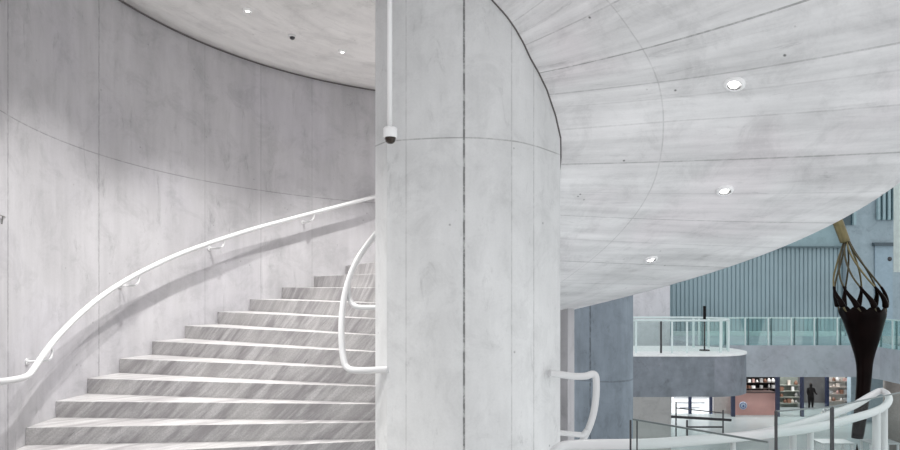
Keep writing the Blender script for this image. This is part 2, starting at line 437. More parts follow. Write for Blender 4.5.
# ================================================================== STAIR
st = thing('spiral_staircase', 'wide curving flight of veined grey marble steps along the concrete wall', 'staircase', (SC.x-2.4, SC.y-.6, 0))
def core_r(ph):                                      # distance from the stair's centre to the core's face
    d = Vector((-math.cos(ph), math.sin(ph))); best = .3
    for i in range(n):
        p, q = contour[i], contour[(i+1) % n]; e = q-p; den = d.x*e.y-d.y*e.x
        if abs(den) < 1e-9: continue
        w = p-SC; t_ = (w.x*e.y-w.y*e.x)/den; u_ = (w.x*d.y-w.y*d.x)/den
        if t_ > 0 and -1e-6 <= u_ <= 1+1e-6: best = max(best, t_)
    return best
for k in range(-1, 14):
    a0 = PH1+k*DPH; a1 = a0+DPH+(.02 if k < 13 else .3); zt = Z_STEP1+k*RISE; zb_ = max(zt-.42, 0.0)
    mb = MB(); aa = list(np.linspace(a0, a1, 5)); off = k*1.37
    ro = R_OUT-.001
    rin = max(.35, min(core_r(a) for a in aa)-.004)
    mb.grid(lambda a, r: sp(a, r, zt), aa, [rin, ro], uvf=lambda a, r: (r+off, a*r*1.0+off*.7), smooth=False)
    mb.grid(lambda a, r: sp(a, r, zb_), aa, [rin, ro], smooth=False, flip=True)
    mb.grid(lambda r, z: sp(a0, r, z), [rin, ro], [zb_, zt], uvf=lambda r, z: (r+off, z+off*.31), smooth=False)
    mb.grid(lambda r, z: sp(a1, r, z), [rin, ro], [zb_, zt], smooth=False)
    for r_ in (rin, ro): mb.grid(lambda a, z: sp(a, r_, z), aa, [zb_, zt], smooth=False)
    mb.build('step', M_marble, st, bevel=.004)

# ================================================================== HANDRAILS
def wall_pt(px, py, r):
    t = (px-HX)/F; a = np.linspace(-1.2, 1.7, 5801)
    g = SC.x-r*np.cos(a)-t*(SC.y+r*np.sin(a)); i = np.where(g[:-1]*g[1:] <= 0)[0][-1]
    q = sp(float(a[i]), r); return Vector((q.x, q.y, Zp(py, q.y)))
RR = R_OUT-.18
rail_px = [(-9, 382.5), (6, 381), (20, 378.5), (28, 375.5), (33, 370), (39, 361), (48, 348.5), (60, 334), (78, 316), (100, 297.5), (125, 281), (150, 267.5), (180, 254), (210, 243), (250, 230), (290, 219), (330, 208.5), (375, 196.5), (400, 189), (430, 181)]
t = thing('handrail', 'long white tubular handrail sweeping up the curved wall', 'handrail', wall_pt(40, 361, R_OUT))
mb = MB(); mb.tube(smooth_path([wall_pt(x, y, RR) for x, y in rail_px], 5), .03, 14); mb.build('rail', M_white, t)
for px in (38, 124, 209, 299):
    ry = np.interp(px+8, [q[0] for q in rail_px], [q[1] for q in rail_px])
    a = wall_pt(px+8, ry, RR); ph = math.atan2(a.y-SC.y, -(a.x-SC.x))
    mb = MB()
    zl = a.z-.10
    bk = ph-.025
    bk = ph+.012
    pts = [sp(ph+.03, RR, a.z+.01), sp(ph+.028, RR, zl+.06), sp(ph+.02, RR+.004, zl+.015), sp(bk, RR+.06, zl), sp(bk-.012, R_OUT+.005, zl)]
    mb.tube(smooth_path(pts, 5), .012, 8)
    c = sp(bk-.012, R_OUT-.006, zl); d = (sp(bk, R_OUT, zl)-sp(bk, R_OUT-.1, zl)).normalized()
    mb.tube([c-d*.004, c+d*.006], .032, 14)
    mb.build('bracket', M_white, t)
# inner rail on the core's stair side
t = thing('handrail', 'white bent handrail curving up the stair side of the core', 'handrail', P(387, 370, 5.93))
pp = [P(389, 369.5, 5.90), P(376, 370, 5.98), P(362, 370.5, 6.08), P(352, 370, 6.17), P(346.5, 367, 6.22), P(344, 361, 6.25), P(342.3, 350, 6.3), P(341.3, 330, 6.38), P(343, 305, 6.5), P(348, 282, 6.6), P(356, 262, 6.7), P(366, 246.5, 6.8), P(377, 233, 6.9), P(392, 219, 7.05), P(412, 205, 7.25)]
mb = MB(); mb.tube(smooth_path(pp, 5), .031, 14); mb.build('rail', M_white, t)
mb = MB(); mb.tube(smooth_path([P(348, 283, 6.6), P(348.5, 293, 6.6), P(350.5, 301, 6.57), P(355, 306, 6.53), P(362, 307.5, 6.5), P(384, 307.5, 6.45)], 5), .027, 12); mb.build('bracket', M_white, t)
# rail on the atrium side of the core
t = thing('handrail', 'white handrail with a bent end on the atrium side of the core', 'handrail', P(550, 373, 6.2))
pp = [P(549, 373, 6.22), P(560, 374.5, 6.25), P(575, 376.3, 6.3), P(586, 376, 6.35), P(592.5, 374, 6.4), P(595.5, 376, 6.42), P(596.3, 383, 6.45), P(596, 396, 6.5), P(594, 411, 6.58), P(590, 425, 6.66), P(584.5, 437, 6.75), P(577, 449, 6.85), P(566, 462, 6.98)]
mb = MB(); mb.tube(smooth_path(pp, 5), .034, 14); mb.build('rail', M_white, t)
mb = MB(); mb.tube(smooth_path([P(587, 430, 6.68), P(583, 434.5, 6.68), P(577, 434.5, 6.67), P(556, 432.5, 6.62)], 5), .028, 12); mb.build('bracket', M_white, t)

# ---- big white tube rail of the landing
t = thing('handrail', 'thick white tubular rail on posts looping along the landing edge', 'handrail', P(733, 460, 4.0))
ZR = Zp(441, 3.62)
fr = [(551, 462, 3.1), (555, 453, 3.25), (561, 448, 3.36), (572, 445.5, 3.43), (595, 444.6, 3.5), (625, 444.3, 3.55), (658, 443.2, 3.62), (700, 440, 3.76), (740, 436.8, 3.92), (776, 432.8, 4.12), (809, 428.5, 4.38), (831, 424, 4.6), (860, 416.3, 4.95), (876, 411, 5.2), (885, 406, 5.4), (889, 399.5, 5.7), (886.5, 393.5, 5.95), (880, 391.2, 6.05), (871, 395.5, 5.9), (853, 406, 5.5), (831, 414.2, 5.1), (809, 421.5, 4.75), (790, 427.2, 4.5), (765, 433, 4.25), (740, 437, 4.05)]
mb = MB(); mb.tube(smooth_path([P(*q) for q in fr], 5), .029, 16); mb.build('rail', M_white, t)
for px, py, Y, r in ((733, 439, 3.9, .016), (810.5, 428, 4.4, .020), (793, 428, 4.5, .022), (876.5, 410, 5.2, .030), (884.5, 406, 5.42, .024)):
    a = P(px, py, Y); mb = MB(); mb.tube([(a.x, a.y, a.z), (a.x, a.y, -.30)], r, 12); mb.build('post', M_white, t)
# ---- clear glass balustrade panels
def panel(label, segs, post_list, group=None):
    base = P(*segs[0]); t = thing('glass_balustrade', label, 'balustrade', (base.x, base.y, -.3), group)
    for (a, b) in zip(segs[:-1], segs[1:]):
        A, B = P(*a), P(*b); mb = MB(); d = (B-A); d.z = 0; nrm = Vector((-d.y, d.x, 0)).normalized()*.007
        c = [A-nrm, B-nrm, B+nrm, A+nrm]; lo = [Vector((q.x, q.y, -.3)) for q in c]
        mb.face(c); mb.face(lo[::-1])
        for i in range(4): mb.face([lo[i], lo[(i+1) % 4], c[(i+1) % 4], c[i]])
        g = mb.build('glass_panel', M_glass, t)
        mb = MB(); mb.bar(A+Vector((0, 0, .004)), B+Vector((0, 0, .004)), .008, .008); mb.build('top_edge', M_dedge, t)
    for q, w in post_list:
        A = P(*q); mb = MB(); mb.box((A.x-w/2, A.y-w/2, -.3), (A.x+w/2, A.y+w/2, A.z)); mb.build('post', M_dark, t)
M_dedge = plain('dark glass edge', (.16, .19, .19), .3)
panel('clear glass panel with two thin dark posts in front of the white tube rail', [(633, 420, 3.3), (768, 443, 2.75)], [((630.5, 420, 3.31), .008), ((637, 420, 3.29), .006)])
panel('clear glass balustrade with dark posts crossing the white tube rail at right', [(776, 412, 3.9), (832, 407.5, 4.1), (912, 390.5, 4.75)], [((776, 411, 3.9), .013), ((832, 407, 4.1), .017)])

# ================================================================== LAMPS AND DEVICES ON THE CEILINGS
M_ring = plain('white lamp ring', (.95, .95, .95), .4, noise=.01)
M_baf = plain('grey baffle', (.16, .16, .16), .35, .6)
def downlight(label, loc, nrm, r, power, ang, group, tmpl=None):
    if tmpl is None:
        t = thing('downlight', label, 'lamp', loc, group)
        mb = MB(); mb.lathe([(r*.66, -.026), (r*.72, -.030), (r*.94, -.024), (r, -.016), (r, .012)], loc, 32, None, False); mb.build('ring', M_ring, t)
        mb = MB(); mb.lathe([(r*.67, -.027), (r*.5, -.004), (r*.42, -.003)], loc, 28, None, False); mb.build('baffle', M_baf, t)
        mb = MB(); mb.lathe([(0, -.022), (r*.42, -.018), (r*.5, -.004), (0, .006)], Vector(loc)+Vector((0, r*.12, 0)), 24); mb.build('lens', M_lamp, t)
        ld = bpy.data.lights.new('downlight_beam', 'SPOT'); ld.energy = power; ld.spot_size = math.radians(ang); ld.spot_blend = .85
        ld.shadow_soft_size = .04; ld.color = (1, .985, .96)
        lo = bpy.data.objects.new('beam', ld); COL.objects.link(lo); lo.parent = t; lo.location = (0, 0, -.03)
    else:
        t = copy_tree(tmpl, loc, label)
    q = Vector((0, 0, 1)).rotation_difference(Vector(nrm)); t.rotation_mode = 'QUATERNION'; t.rotation_quaternion = q
    return t
def on_ceil(px, py):
    best = None
    for a in np.linspace(-.3, 1.6, 381):
        for r in np.linspace(.8, 3.9, 156):
            q = sp(a, r, zceil(a)); e = (HX+F*q.x/q.y-px)**2+(HY-F*(q.z-EYE)/q.y-py)**2
            if best is None or e < best[0]: best = (e, a, r)
    return best[1], best[2]
g = 'downlights above the stair'
a1_, r1_ = on_ceil(247, 10); a2_, r2_ = on_ceil(342, 51)
tl = downlight('small round downlight above the stair, nearer the top edge of the photo', sp(a1_, r1_, zceil(a1_)), (0, 0, 1), .055, DOWN_W, 82, g)
downlight('small round downlight above the stair, the one closer to the core', sp(a2_, r2_, zceil(a2_)), (0, 0, 1), .055, DOWN_W, 82, g, tl)
for d in (-1, -2, 2):
    a = a1_+d*(a2_-a1_)
    downlight('small round downlight above the stair beyond the frame', sp(a, (r1_+r2_)/2, zceil(a)), (0, 0, 1), .055, DOWN_W, 82, g, tl)
a_, r_ = on_ceil(292, 36); q = sp(a_, r_, zceil(a_))
t = thing('smoke_detector', 'small white smoke detector on ceiling between the two stair downlights', 'smoke detector', q)
mb = MB(); mb.lathe([(0, .005), (.055, .005), (.055, -.012), (.045, -.02), (0, -.02)], q, 24); mb.build('base', M_white, t)
mb = MB(); mb.lathe([(.034, -.018), (.032, -.04), (.02, -.05), (0, -.052)], q, 20); mb.build('sensor_head', M_dark, t)
def on_soff(px, py):
    best = None
    for a in np.linspace(.2, 2.8, 261):
        ri = core_pt(a)
        for tt in np.linspace(.1, .98, 89):
            q = soff(a, tt); e = (HX+F*q.x/q.y-px)**2+(HY-F*(q.z-EYE)/q.y-py)**2
            if best is None or e < best[0]: best = (e, a, tt)
    return best[1], best[2]
ts = None
for (px, py), lb in zip(((736, 82), (725, 189), (650, 259)), ('largest round recessed downlight in the sloping soffit, nearest the camera', 'middle one of three recessed downlights in the sloping soffit', 'farthest recessed downlight in the sloping soffit, low near the core')):
    a, tt = on_soff(px, py); q = soff(a, tt)
    da = soff(a+.02, tt)-q; dt = soff(a, min(1, tt+.02))-q; nn = da.cross(dt).normalized()
    if nn.z < 0: nn = -nn
    o = downlight(lb, q, nn, .085, SOFF_W, 110, 'downlights in the sloping soffit', ts)
    if ts is None: ts = o
# security camera on a drop pole
cp = P(390.3, 133.3, 5.55)
t = thing('security_camera', 'white dome security camera on a long drop pole beside the core', 'camera', cp)
ztop = 8.0
mb = MB(); mb.tube([(cp.x-.005, cp.y, cp.z+.04), (cp.x-.005, cp.y, zceil(-1.2)+.02)], .021, 16); mb.build('pole', M_ring, t)
mb = MB(); mb.lathe([(.0, .05), (.048, .05), (.058, .04), (.058, -.03), (.052, -.036), (0, -.036)], cp, 28); mb.build('housing', M_ring, t)
mb = MB(); mb.lathe([(.047, -.034), (.046, -.05), (.038, -.072), (.022, -.086), (0, -.09)], cp, 24); mb.build('dome', M_dome, t)
# little bracket at the left edge of the wall
q = wall_pt(0, 220, R_OUT)
t = thing('wall_bracket', 'small grey metal bracket on the curved wall at the far left edge', 'bracket', q)
mb = MB(); pa = [wall_pt(-6, 213, R_OUT-.02), wall_pt(3, 216, R_OUT-.02), wall_pt(2, 224, R_OUT-.02)]
mb.tube(pa, .007, 6); mb.tube([pa[1], wall_pt(5, 217, R_OUT+.005)], .007, 6); mb.build('arm', plain('grey metal', (.3, .29, .28), .4), t)

# ================================================================== ATRIUM
ZF = -6.5; ZB = -.3
# lower floor
mb = MB(); mb.box((-4, 5, ZF-.3), (45, 50, ZF)); struct(mb.build('floor_lower', M_lowfl), 'pale lower floor of the atrium', 'floor')
# far walls
YW = 27.0
def wallbox(name, mat, x0, x1, z0, z1, Y, th=.4, label=''):
    mb = MB(); mb.grid(lambda x, z: (x, Y, z), list(np.linspace(x0, x1, 8)), list(np.linspace(z0, z1, 8)), smooth=False)
    mb.grid(lambda x, z: (x, Y+th, z), [x0, x1], [z0, z1], smooth=False, flip=True)
    for x in (x0, x1): mb.face([(x, Y, z0), (x, Y+th, z0), (x, Y+th, z1), (x, Y, z1)])
    for z in (z0, z1): mb.face([(x0, Y, z), (x1, Y, z), (x1, Y+th, z), (x0, Y+th, z)])
    return struct(mb.build(name, mat), label, 'wall')
wallbox('wall_back', M_lite, 2.0, Xp(670, 25.5), ZB-1.2, 9, 25.5, label='pale plaster wall behind the rounded balcony')
wallbox('wall_below', M_beige, 2.0, Xp(671, 25.4), ZF, ZB-1.2, 25.4, label='grey wall under the rounded balcony')
zr = Zp(248, YW)
wallbox('wall_far', M_teal, Xp(640, YW), Xp(842, YW), ZB, 10, YW, label='teal wall above and below the ribbed cladding')
mb = MB(); x0, x1 = Xp(671, YW), Xp(840.5, YW); nr = 40; prof = []
for i in range(nr):
    xa = x0+(x1-x0)*i/nr; w = (x1-x0)/nr
    prof += [(xa, YW-.02), (xa+w*.16, YW-.02), (xa+w*.26, YW-.07), (xa+w*.92, YW-.07)]
prof.append((x1, YW-.02)); zl, zh = Zp(331, YW), zr
for (a, b) in zip(prof[:-1], prof[1:]):
    mb.face([(*a, zl), (*b, zl), (*b, zh), (*a, zh)])
mb.face([(x, y, zh) for x, y in prof]+[(x1, YW, zh), (x0, YW, zh)]); mb.face([(x, y, zl) for x, y in prof]+[(x1, YW, zl), (x0, YW, zl)])
struct(mb.build('wall_ribbed', M_rib), 'teal wall cladding of narrow vertical ribs', 'wall')
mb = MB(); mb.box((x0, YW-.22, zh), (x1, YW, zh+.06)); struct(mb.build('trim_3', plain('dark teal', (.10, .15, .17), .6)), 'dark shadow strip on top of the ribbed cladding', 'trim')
mb = MB(); mb.box((x0, YW-.3, ZB), (x1, YW-.05, zl)); struct(mb.build('trim_5', plain('pale teal plinth', (.50, .60, .60), .6)), 'pale plinth under the ribbed cladding', 'trim')
# right wall with window bands and a door
wallbox('wall_right', M_bluel, Xp(842, YW), Xp(960, YW), ZB, 10, YW-.3, label='pale blue wall at the right end of the gallery')
Y2 = YW-.32
def win(name, px0, px1, py0, py1, label, fins):
    mb = MB(); a = P(px0, py1, Y2); b = P(px1, py0, Y2)
    mb.box((a.x, Y2-.03, a.z), (b.x, Y2+.01, b.z)); o = struct(mb.build(name, plain('dark window glass', (.05, .09, .11), .15)), label, 'window')
    for i in range(fins+1):
        x = a.x+(b.x-a.x)*i/max(fins, 1); mb = MB(); mb.box((x-.05, Y2-.14, a.z), (x+.05, Y2-.02, b.z)); mb.build('window_fin', M_teal, o)
win('window_1', 877, 892.5, 150, 220, 'upper dark window with vertical fins', 3)
win('window_2', 838, 853, 150, 225, 'narrow dark upper window above the ribbed wall', 1)
mb = MB(); a, b = P(874.5, 322, Y2), P(892, 246, Y2); mb.box((a.x, Y2-.04, a.z), (b.x, Y2, b.z))
dr = struct(mb.build('door_1', plain('blue door', (.29, .39, .46), .5)), 'blue door in the gallery wall', 'door')
mb = MB(); mb.box((a.x-.1, Y2-.16, b.z), (b.x+.1, Y2, b.z+.13)); mb.build('door_lintel', plain('dark lintel', (.07, .10, .12), .6), dr)
mb = MB(); c = P(889, 259, Y2); mb.lathe([(0, 0), (.09, 0), (.09, .05), (0, .05)], (c.x, c.y-.05, c.z), 14, Matrix.Rotation(-PI/2, 3, 'X')); mb.build('door_lamp', M_dark, dr)
mb = MB(); mb.box((Xp(893.5, 22.3), 22, Zp(272, 22)), (Xp(893.5, 22)+1.6, 22.3, 9)); struct(mb.build('trim_4', plain('pale green column', (.60, .67, .64), .6)), 'pale hanging column at the right edge', 'trim')

# blue-grey concrete column beside the core
yc = 14.4; xl, xr = Xp(571, yc), Xp(632, yc); rc = (xr-xl)/2; cx = (xl+xr)/2
mb = MB(); an = list(np.linspace(PI, 3*PI, 49)); zz = list(np.linspace(ZF, 7, 16))
mb.grid(lambda a, z: (cx+rc*math.cos(a), yc+rc*math.sin(a), z), an, zz, uvf=lambda a, z: ((a-PI)*rc, z))
mb.face([(cx+rc*math.cos(a), yc+rc*math.sin(a), 7) for a in an[:-1]])
tag(mb.build('concrete_column', M_blue, loc=(0, 0, 0)), 'blue grey round concrete column right of the big core', 'column')

# ---- rounded balcony
yr = Yz(350, ZB); rb = 1.45; bx = Xp(742, yr)-rb; zbb = Zp(397, yr-rb)
poly = [(bx+rb*math.cos(a), yr+rb*math.sin(a)) for a in np.linspace(-PI/2, PI/2, 40)]
poly += [(2.4, yr+rb), (2.4, yr-rb)]
mb = MB(); mb.prism(poly, zbb, ZB-.05); bal = struct(mb.build('floor_balcony', M_bal), 'rounded concrete balcony slab', 'floor')
es = bal.modifiers.new('split', 'EDGE_SPLIT')
poly2 = [(bx+(rb+.02)*math.cos(a), yr+(rb+.02)*math.sin(a)) for a in np.linspace(-PI/2, PI/2, 40)]+[(2.4, yr+rb+.02), (2.4, yr-rb-.02)]
mb = MB(); mb.prism(poly2, ZB-.05, ZB); mb.build('floor_edge', M_slabtop, bal)
rg = rb-.5
t = thing('balcony_railing', 'white post railing with glass around the rounded balcony', 'railing', (bx, yr, ZB))
path = [(Xp(600, yr-rg), yr-rg), (bx-1.2, yr-rg), (bx, yr-rg)]+[(bx+rg*math.cos(a), yr+rg*math.sin(a)) for a in np.linspace(-PI/2, PI/2, 21)[1:]]+[(bx-1.2, yr+rg), (bx-3, yr+rg)]
zrail = ZB+.98
mb = MB(); mb.tube([(x, y, zrail) for x, y in path], .032, 8); mb.build('top_rail', M_postw, t)
mb = MB()
for (a, b) in zip(path[:-1], path[1:]): mb.face([(*a, ZB+.05), (*b, ZB+.05), (*b, zrail-.05), (*a, zrail-.05)])
gp = mb.build('glass_panel', M_glass, t); so_ = gp.modifiers.new('thick', 'SOLIDIFY'); so_.thickness = .012
for px in (636, 661, 672, 687):
    y = yr-rg; x = Xp(px, y); mb = MB(); mb.box((x-.025, y-.02, ZB), (x+.025, y+.02, zrail)); mb.build('post', M_dark if px in (661,) else M_postw, t)
for a in (-1.1, -.55, -.15, .3, .8, 1.3):
    x, y = bx+rg*math.cos(a), yr+rg*math.sin(a); mb = MB(); mb.box((x-.03, y-.03, ZB), (x+.03, y+.03, zrail)); mb.build('post', M_postw, t)
c = P(704.5, 350, yr-.2); c.z = ZB
t = thing('stanchion', 'thin black stand with a round foot on the rounded balcony', 'stand', c)
mb = MB(); mb.lathe([(0, 0), (.16, 0), (.15, .03), (0, .035)], c, 20); mb.build('foot', M_black, t)
mb = MB(); mb.tube([c+Vector((0, 0, .03)), c+Vector((0, 0, 1.0))], .025, 8); mb.build('pole', M_black, t)
mb = MB(); mb.box((c.x-.035, c.y-.03, ZB+.97), (c.x+.035, c.y+.03, Zp(306, c.y))); mb.build('head', M_black, t)

# ---- far gallery slab and its glass railing
yg = Yz(345.5, ZB); zgb = Zp(377, yg)
edge = [(Xp(700, yg), yg), (Xp(862, yg), yg), (Xp(880, yg-.6), yg-.6), (Xp(912, yg-2.2), yg-2.2), (Xp(960, yg-4), yg-4)]
mb = MB(); mb.prism(edge+[(edge[-1][0]+2, YW), (edge[0][0], YW)], zgb, ZB); struct(mb.build('floor_gallery', concrete('gallery concrete', (.42, .46, .50), streak=(.6, .3), streak_amt=.1, cloud=.12, pores=.1, tint=(1, .94, .97))), 'concrete gallery slab across the atrium', 'floor')
M_slim = plain('slim dark post', (.10, .17, .18), .4)
t = thing('gallery_railing', 'long teal glass railing along the far gallery', 'railing', (edge[1][0], yg+.1, ZB))
ed = [(x, y+.12) for x, y in edge]; zg = Zp(318, yg)
for (a, b) in zip(ed[:-1], ed[1:]):
    L_ = math.dist(a, b); k_ = max(1, round(L_/.80))
    for i in range(k_):
        p = [a[j]+(b[j]-a[j])*(i+.01)/k_ for j in (0, 1)]; q = [a[j]+(b[j]-a[j])*(i+.985)/k_ for j in (0, 1)]
        mb = MB(); mb.bar((*p, (ZB+zg)/2), (*q, (ZB+zg)/2), .02, zg-ZB); mb.build('glass_panel', M_gteal, t)
        mb = MB(); mb.box((p[0]-.022, p[1]-.03, ZB), (p[0]+.022, p[1]+.03, zg)); mb.build('post', M_postw, t)
        mb = MB(); mb.box((p[0]+.10, p[1]-.03, ZB), (p[0]+.13, p[1]+.03, zg)); mb.build('post', M_slim, t)
    mb = MB(); mb.bar((*a, zg), (*b, zg), .05, .04); mb.build('top_rail', M_edge, t)

# ---- golden whisk with chocolate
YK = 19.0
def W_(px, py, dy=0): return P(px, py, YK)+Vector((0, dy, 0))
base = Vector((Xp(864, YK), YK, ZF))
t = thing('chocolate_fountain', 'giant golden whisk pouring dark chocolate beside the gallery', 'fountain', base)
h0, h1 = W_(845, 241), W_(836, 217); hd = (h1-h0).normalized()
mb = MB()
rr = .135
pts = [h0-hd*.03, h0, h0+hd*.1, h0+hd*2.6, h0+hd*2.75]; mb.tube(pts, [.11, rr, rr, rr*1.15, .06], 20); mb.build('handle', M_gold, t)
ax = [(846.5, 240, .05), (847.5, 251, .17), (850, 264, .33), (853.5, 278, .50), (858, 291, .62), (861.5, 302, .62), (862.5, 314, .55)]
nw = 9; wires = []
for w in range(nw):
    pts = []
    for i, (px, py, r) in enumerate(ax):
        th = 2*PI*w/nw+.22*i
        c = W_(px, py); pts.append(c+Vector((r*math.cos(th), r*math.sin(th), 0)))
    wires.append(smooth_path(pts, 5))
    mb = MB(); mb.tube(wires[-1], .026, 8); mb.build('wire', M_gold if w % 3 == 0 else M_goldd, t)
prof = [(862, 306, .60), (862.8, 313, .57), (863.5, 320, .52), (864, 329, .455), (864.2, 339, .375), (864.3, 349, .29), (864.4, 359, .215), (864.5, 370, .18), (863.5, 392, .17), (857, 440, .15)]
mb = MB(); N_ = 90
def choc(i, k):
    th = 2*PI*k/N_; px, py, r = prof[i]
    c = W_(px, py)
    s_ = .5+.5*math.cos(nw*(th-.22*4.7))
    if i == 0: c.z += .16*s_-.16           # scalloped upper edge climbing the wires
    if i == 1: c.z += .06*s_-.10
    return Vector((c.x+r*math.cos(th), c.y+r*math.sin(th), c.z))
mb.grid(choc, list(range(len(prof))), list(range(N_+1)), uvf=lambda a, b: (a, b))
for wp_ in wires:                                      # chocolate climbing up each wire
    seg = wp_[18:28]; mb.tube(seg, [.027+.06*(i/(len(seg)-1))**1.4 for i in range(len(seg))], 10)
last = W_(857, 440); mb.tube([last, Vector((last.x, last.y, ZF+.3))], .15, 20)
ch = mb.build('chocolate', M_choc, t); so_ = ch.modifiers.new('thick', 'SOLIDIFY'); so_.thickness = .02; so_.offset = 0
sb = ch.modifiers.new('sub', 'SUBSURF'); sb.levels = 1; sb.render_levels = 1
mb = MB(); mb.lathe([(0, 0), (1.1, 0), (1.15, .35), (1.0, .38), (.3, .3), (0, .3)], (last.x, last.y, ZF), 36); mb.build('basin', M_gold, t)

# ---- shop fronts on the lower floor
YS = 42.5
mb = MB(); mb.box((Xp(640, 46), 46.5, ZF), (Xp(960, 46), 46.8, ZB-.6)); struct(mb.build('wall_shop', plain('shop back wall', (.14, .14, .14), .7, noise=.2, nscale=.7)), 'back wall of the shops', 'wall')
mb = MB(); mb.box((Xp(640, 42), 30, ZB-.9), (Xp(960, 46), 46.5, ZB-.6)); struct(mb.build('ceiling_shop', plain('shop ceiling', (.25, .26, .27), .7)), 'ceiling over the shops', 'ceiling')
wallbox('wall_blue', M_bluel, Xp(851, 40), Xp(960, 40), ZF, ZB-.9, 40, label='pale blue lower wall behind the chocolate stream')
# lit window
t = thing('shop_window', 'bright lit shop window with navy mullions under the rounded balcony', 'window', P(690, 416, YS))
mb = MB(); a, b = P(672, 417, YS+.1), P(713, 385, YS+.1); mb.box((a.x, YS+.1, ZF), (b.x, YS+.2, b.z)); mb.build('lit_pane', plain('lit pane', (.8, .8, .8), .5, noise=.1, emit=(.9, .93, .95), estr=.75), t)
for px in (690, 711): x = Xp(px, YS); mb = MB(); mb.box((x-.09, YS-.05, ZF), (x+.09, YS+.08, ZF+2.8)); mb.build('mullion', M_navy, t)
for i, py in enumerate((398, 403, 408)):
    mb = MB(); a = P(674+i*3, py, YS); mb.box((a.x, YS+.02, a.z-.03), (a.x+2.3-i*.5, YS+.09, a.z+.03)); mb.build('shelf', plain('pale shelf', (.45, .46, .48), .5), t)
mb = MB(); mb.box((Xp(714, YS), YS, ZF), (Xp(731.5, YS), YS+.3, ZF+3)); struct(mb.build('wall_panel', plain('taupe panel', (.50, .46, .44), .6)), 'taupe wall panel beside the lit shop window', 'wall')
# navy posts of the shop front
for px, w, lb in ((733, .2, 'navy post at left end of the pink counter'), (777.5, .2, 'navy post at right end of the pink counter'), (802, .16, 'navy shop front post left of the person in black'), (827, .16, 'navy shop front post right of the person in black'), (850, .18, 'navy shop front post beside the chocolate stream')):
    x = Xp(px, 41.6); mb = MB(); mb.box((x-w/2, 41.5, ZF), (x+w/2, 41.7, ZB-.9)); tag(mb.build('shopfront_post', M_navy, loc=(x, 41.6, ZF)), lb, 'post')
# pink counter with a round blue emblem
YC = 42.0
a, b = P(735, 412, YC), P(776, 393, YC)
t = thing('shop_counter', 'pink fronted counter with a round blue emblem', 'counter', ((a.x+b.x)/2, YC, ZF))
mb = MB(); mb.box((a.x, YC, ZF), (b.x, YC+.8, b.z)); mb.build('front', M_pink, t, bevel=.02)
mb = MB(); mb.box((a.x-.03, YC-.06, b.z), (b.x+.03, YC+.85, b.z+.05)); mb.build('worktop', plain('dark top', (.08, .05, .045), .4), t)
c = P(743, 405.5, YC-.01); RX = Matrix.Rotation(PI/2, 3, 'X')
mb = MB(); mb.lathe([(0, 0), (.25, 0), (.25, .02), (0, .02)], c, 28, RX); em = mb.build('emblem', plain('pale blue', (.66, .74, .86), .5), t)
c2 = c-Vector((0, .025, 0)); mb = MB(); mb.lathe([(0, 0), (.08, 0), (.05, .01), (0, .01)], c2+Vector((.02, 0, -.03)), 5, RX); mb.lathe([(.16, 0), (.2, 0), (.2, .01), (.16, .01), (.16, 0)], c2, 24, RX, False); mb.build('emblem_mark', plain('deep blue', (.06, .10, .28), .5), em)
# back shelving of the counter, filled with goods
YQ = 44.6
a, b = P(735, 400, YQ), P(777, 372, YQ)
t = thing('display_shelf', 'black back shelf filled with goods behind the pink counter', 'shelf', ((a.x+b.x)/2, YQ, ZF))
mb = MB(); mb.box((a.x, YQ+.3, ZF), (b.x, YQ+.4, b.z)); mb.build('back_panel', M_black, t)
shz = [Zp(y, YQ) for y in (399, 394, 388.5, 382.5)]
for z in shz: mb = MB(); mb.box((a.x, YQ, z-.03), (b.x, YQ+.3, z)); mb.build('shelf_board', plain('dark board', (.06, .045, .04), .5), t)
gm = [plain('goods '+n_, c_, .5) for n_, c_ in (('cream', (.75, .66, .58)), ('brown', (.22, .11, .07)), ('white', (.85, .83, .8)), ('rose', (.6, .38, .34)), ('grey', (.35, .34, .33)))]
def goods(xs, z, Y, group, where, hmax=.32):
    for x in xs:
        w = random.uniform(.12, .24); h = random.uniform(.14, hmax); m_ = random.choice(gm)
        mb = MB()
        if random.random() < .5: mb.box((x-w/2, Y, z), (x+w/2, Y+.14, z+h))
        else: mb.lathe([(0, 0), (w*.5, 0), (w*.5, h*.6), (w*.25, h*.8), (w*.25, h), (0, h)], (x, Y+.1, z), 12)
        tag(mb.build('package', m_, loc=(x, Y+.07, z)), 'small package on '+where, 'package', group)
for i, z in enumerate(shz):
    xs = [x for x in np.arange(a.x+.2, b.x-.15, .27) if random.random() < .62]
    goods(xs, z, YQ+.03, 'packages on the black back shelf', 'the black back shelf behind the pink counter')
# green-grey shelf between the posts
a, b = P(780, 404, YQ), P(800, 376, YQ)
t = thing('display_shelf', 'grey green display shelf between pink counter and person in black', 'shelf', ((a.x+b.x)/2, YQ, ZF))
mb = MB(); mb.box((a.x, YQ+.3, ZF), (b.x, YQ+.4, b.z)); mb.build('back_panel', plain('sage', (.20, .22, .19), .6, noise=.3, nscale=1.5), t)
for y in (403, 397, 391, 385):
    z = Zp(y, YQ); mb = MB(); mb.box((a.x, YQ-.02, z-.03), (b.x, YQ+.3, z)); mb.build('shelf_board', plain('sage board', (.3, .31, .27), .6), t)
    goods([x for x in np.arange(a.x+.15, b.x-.1, .25) if random.random() < .6], z, YQ+.03, 'packages on the grey green shelf', 'the grey green display shelf')
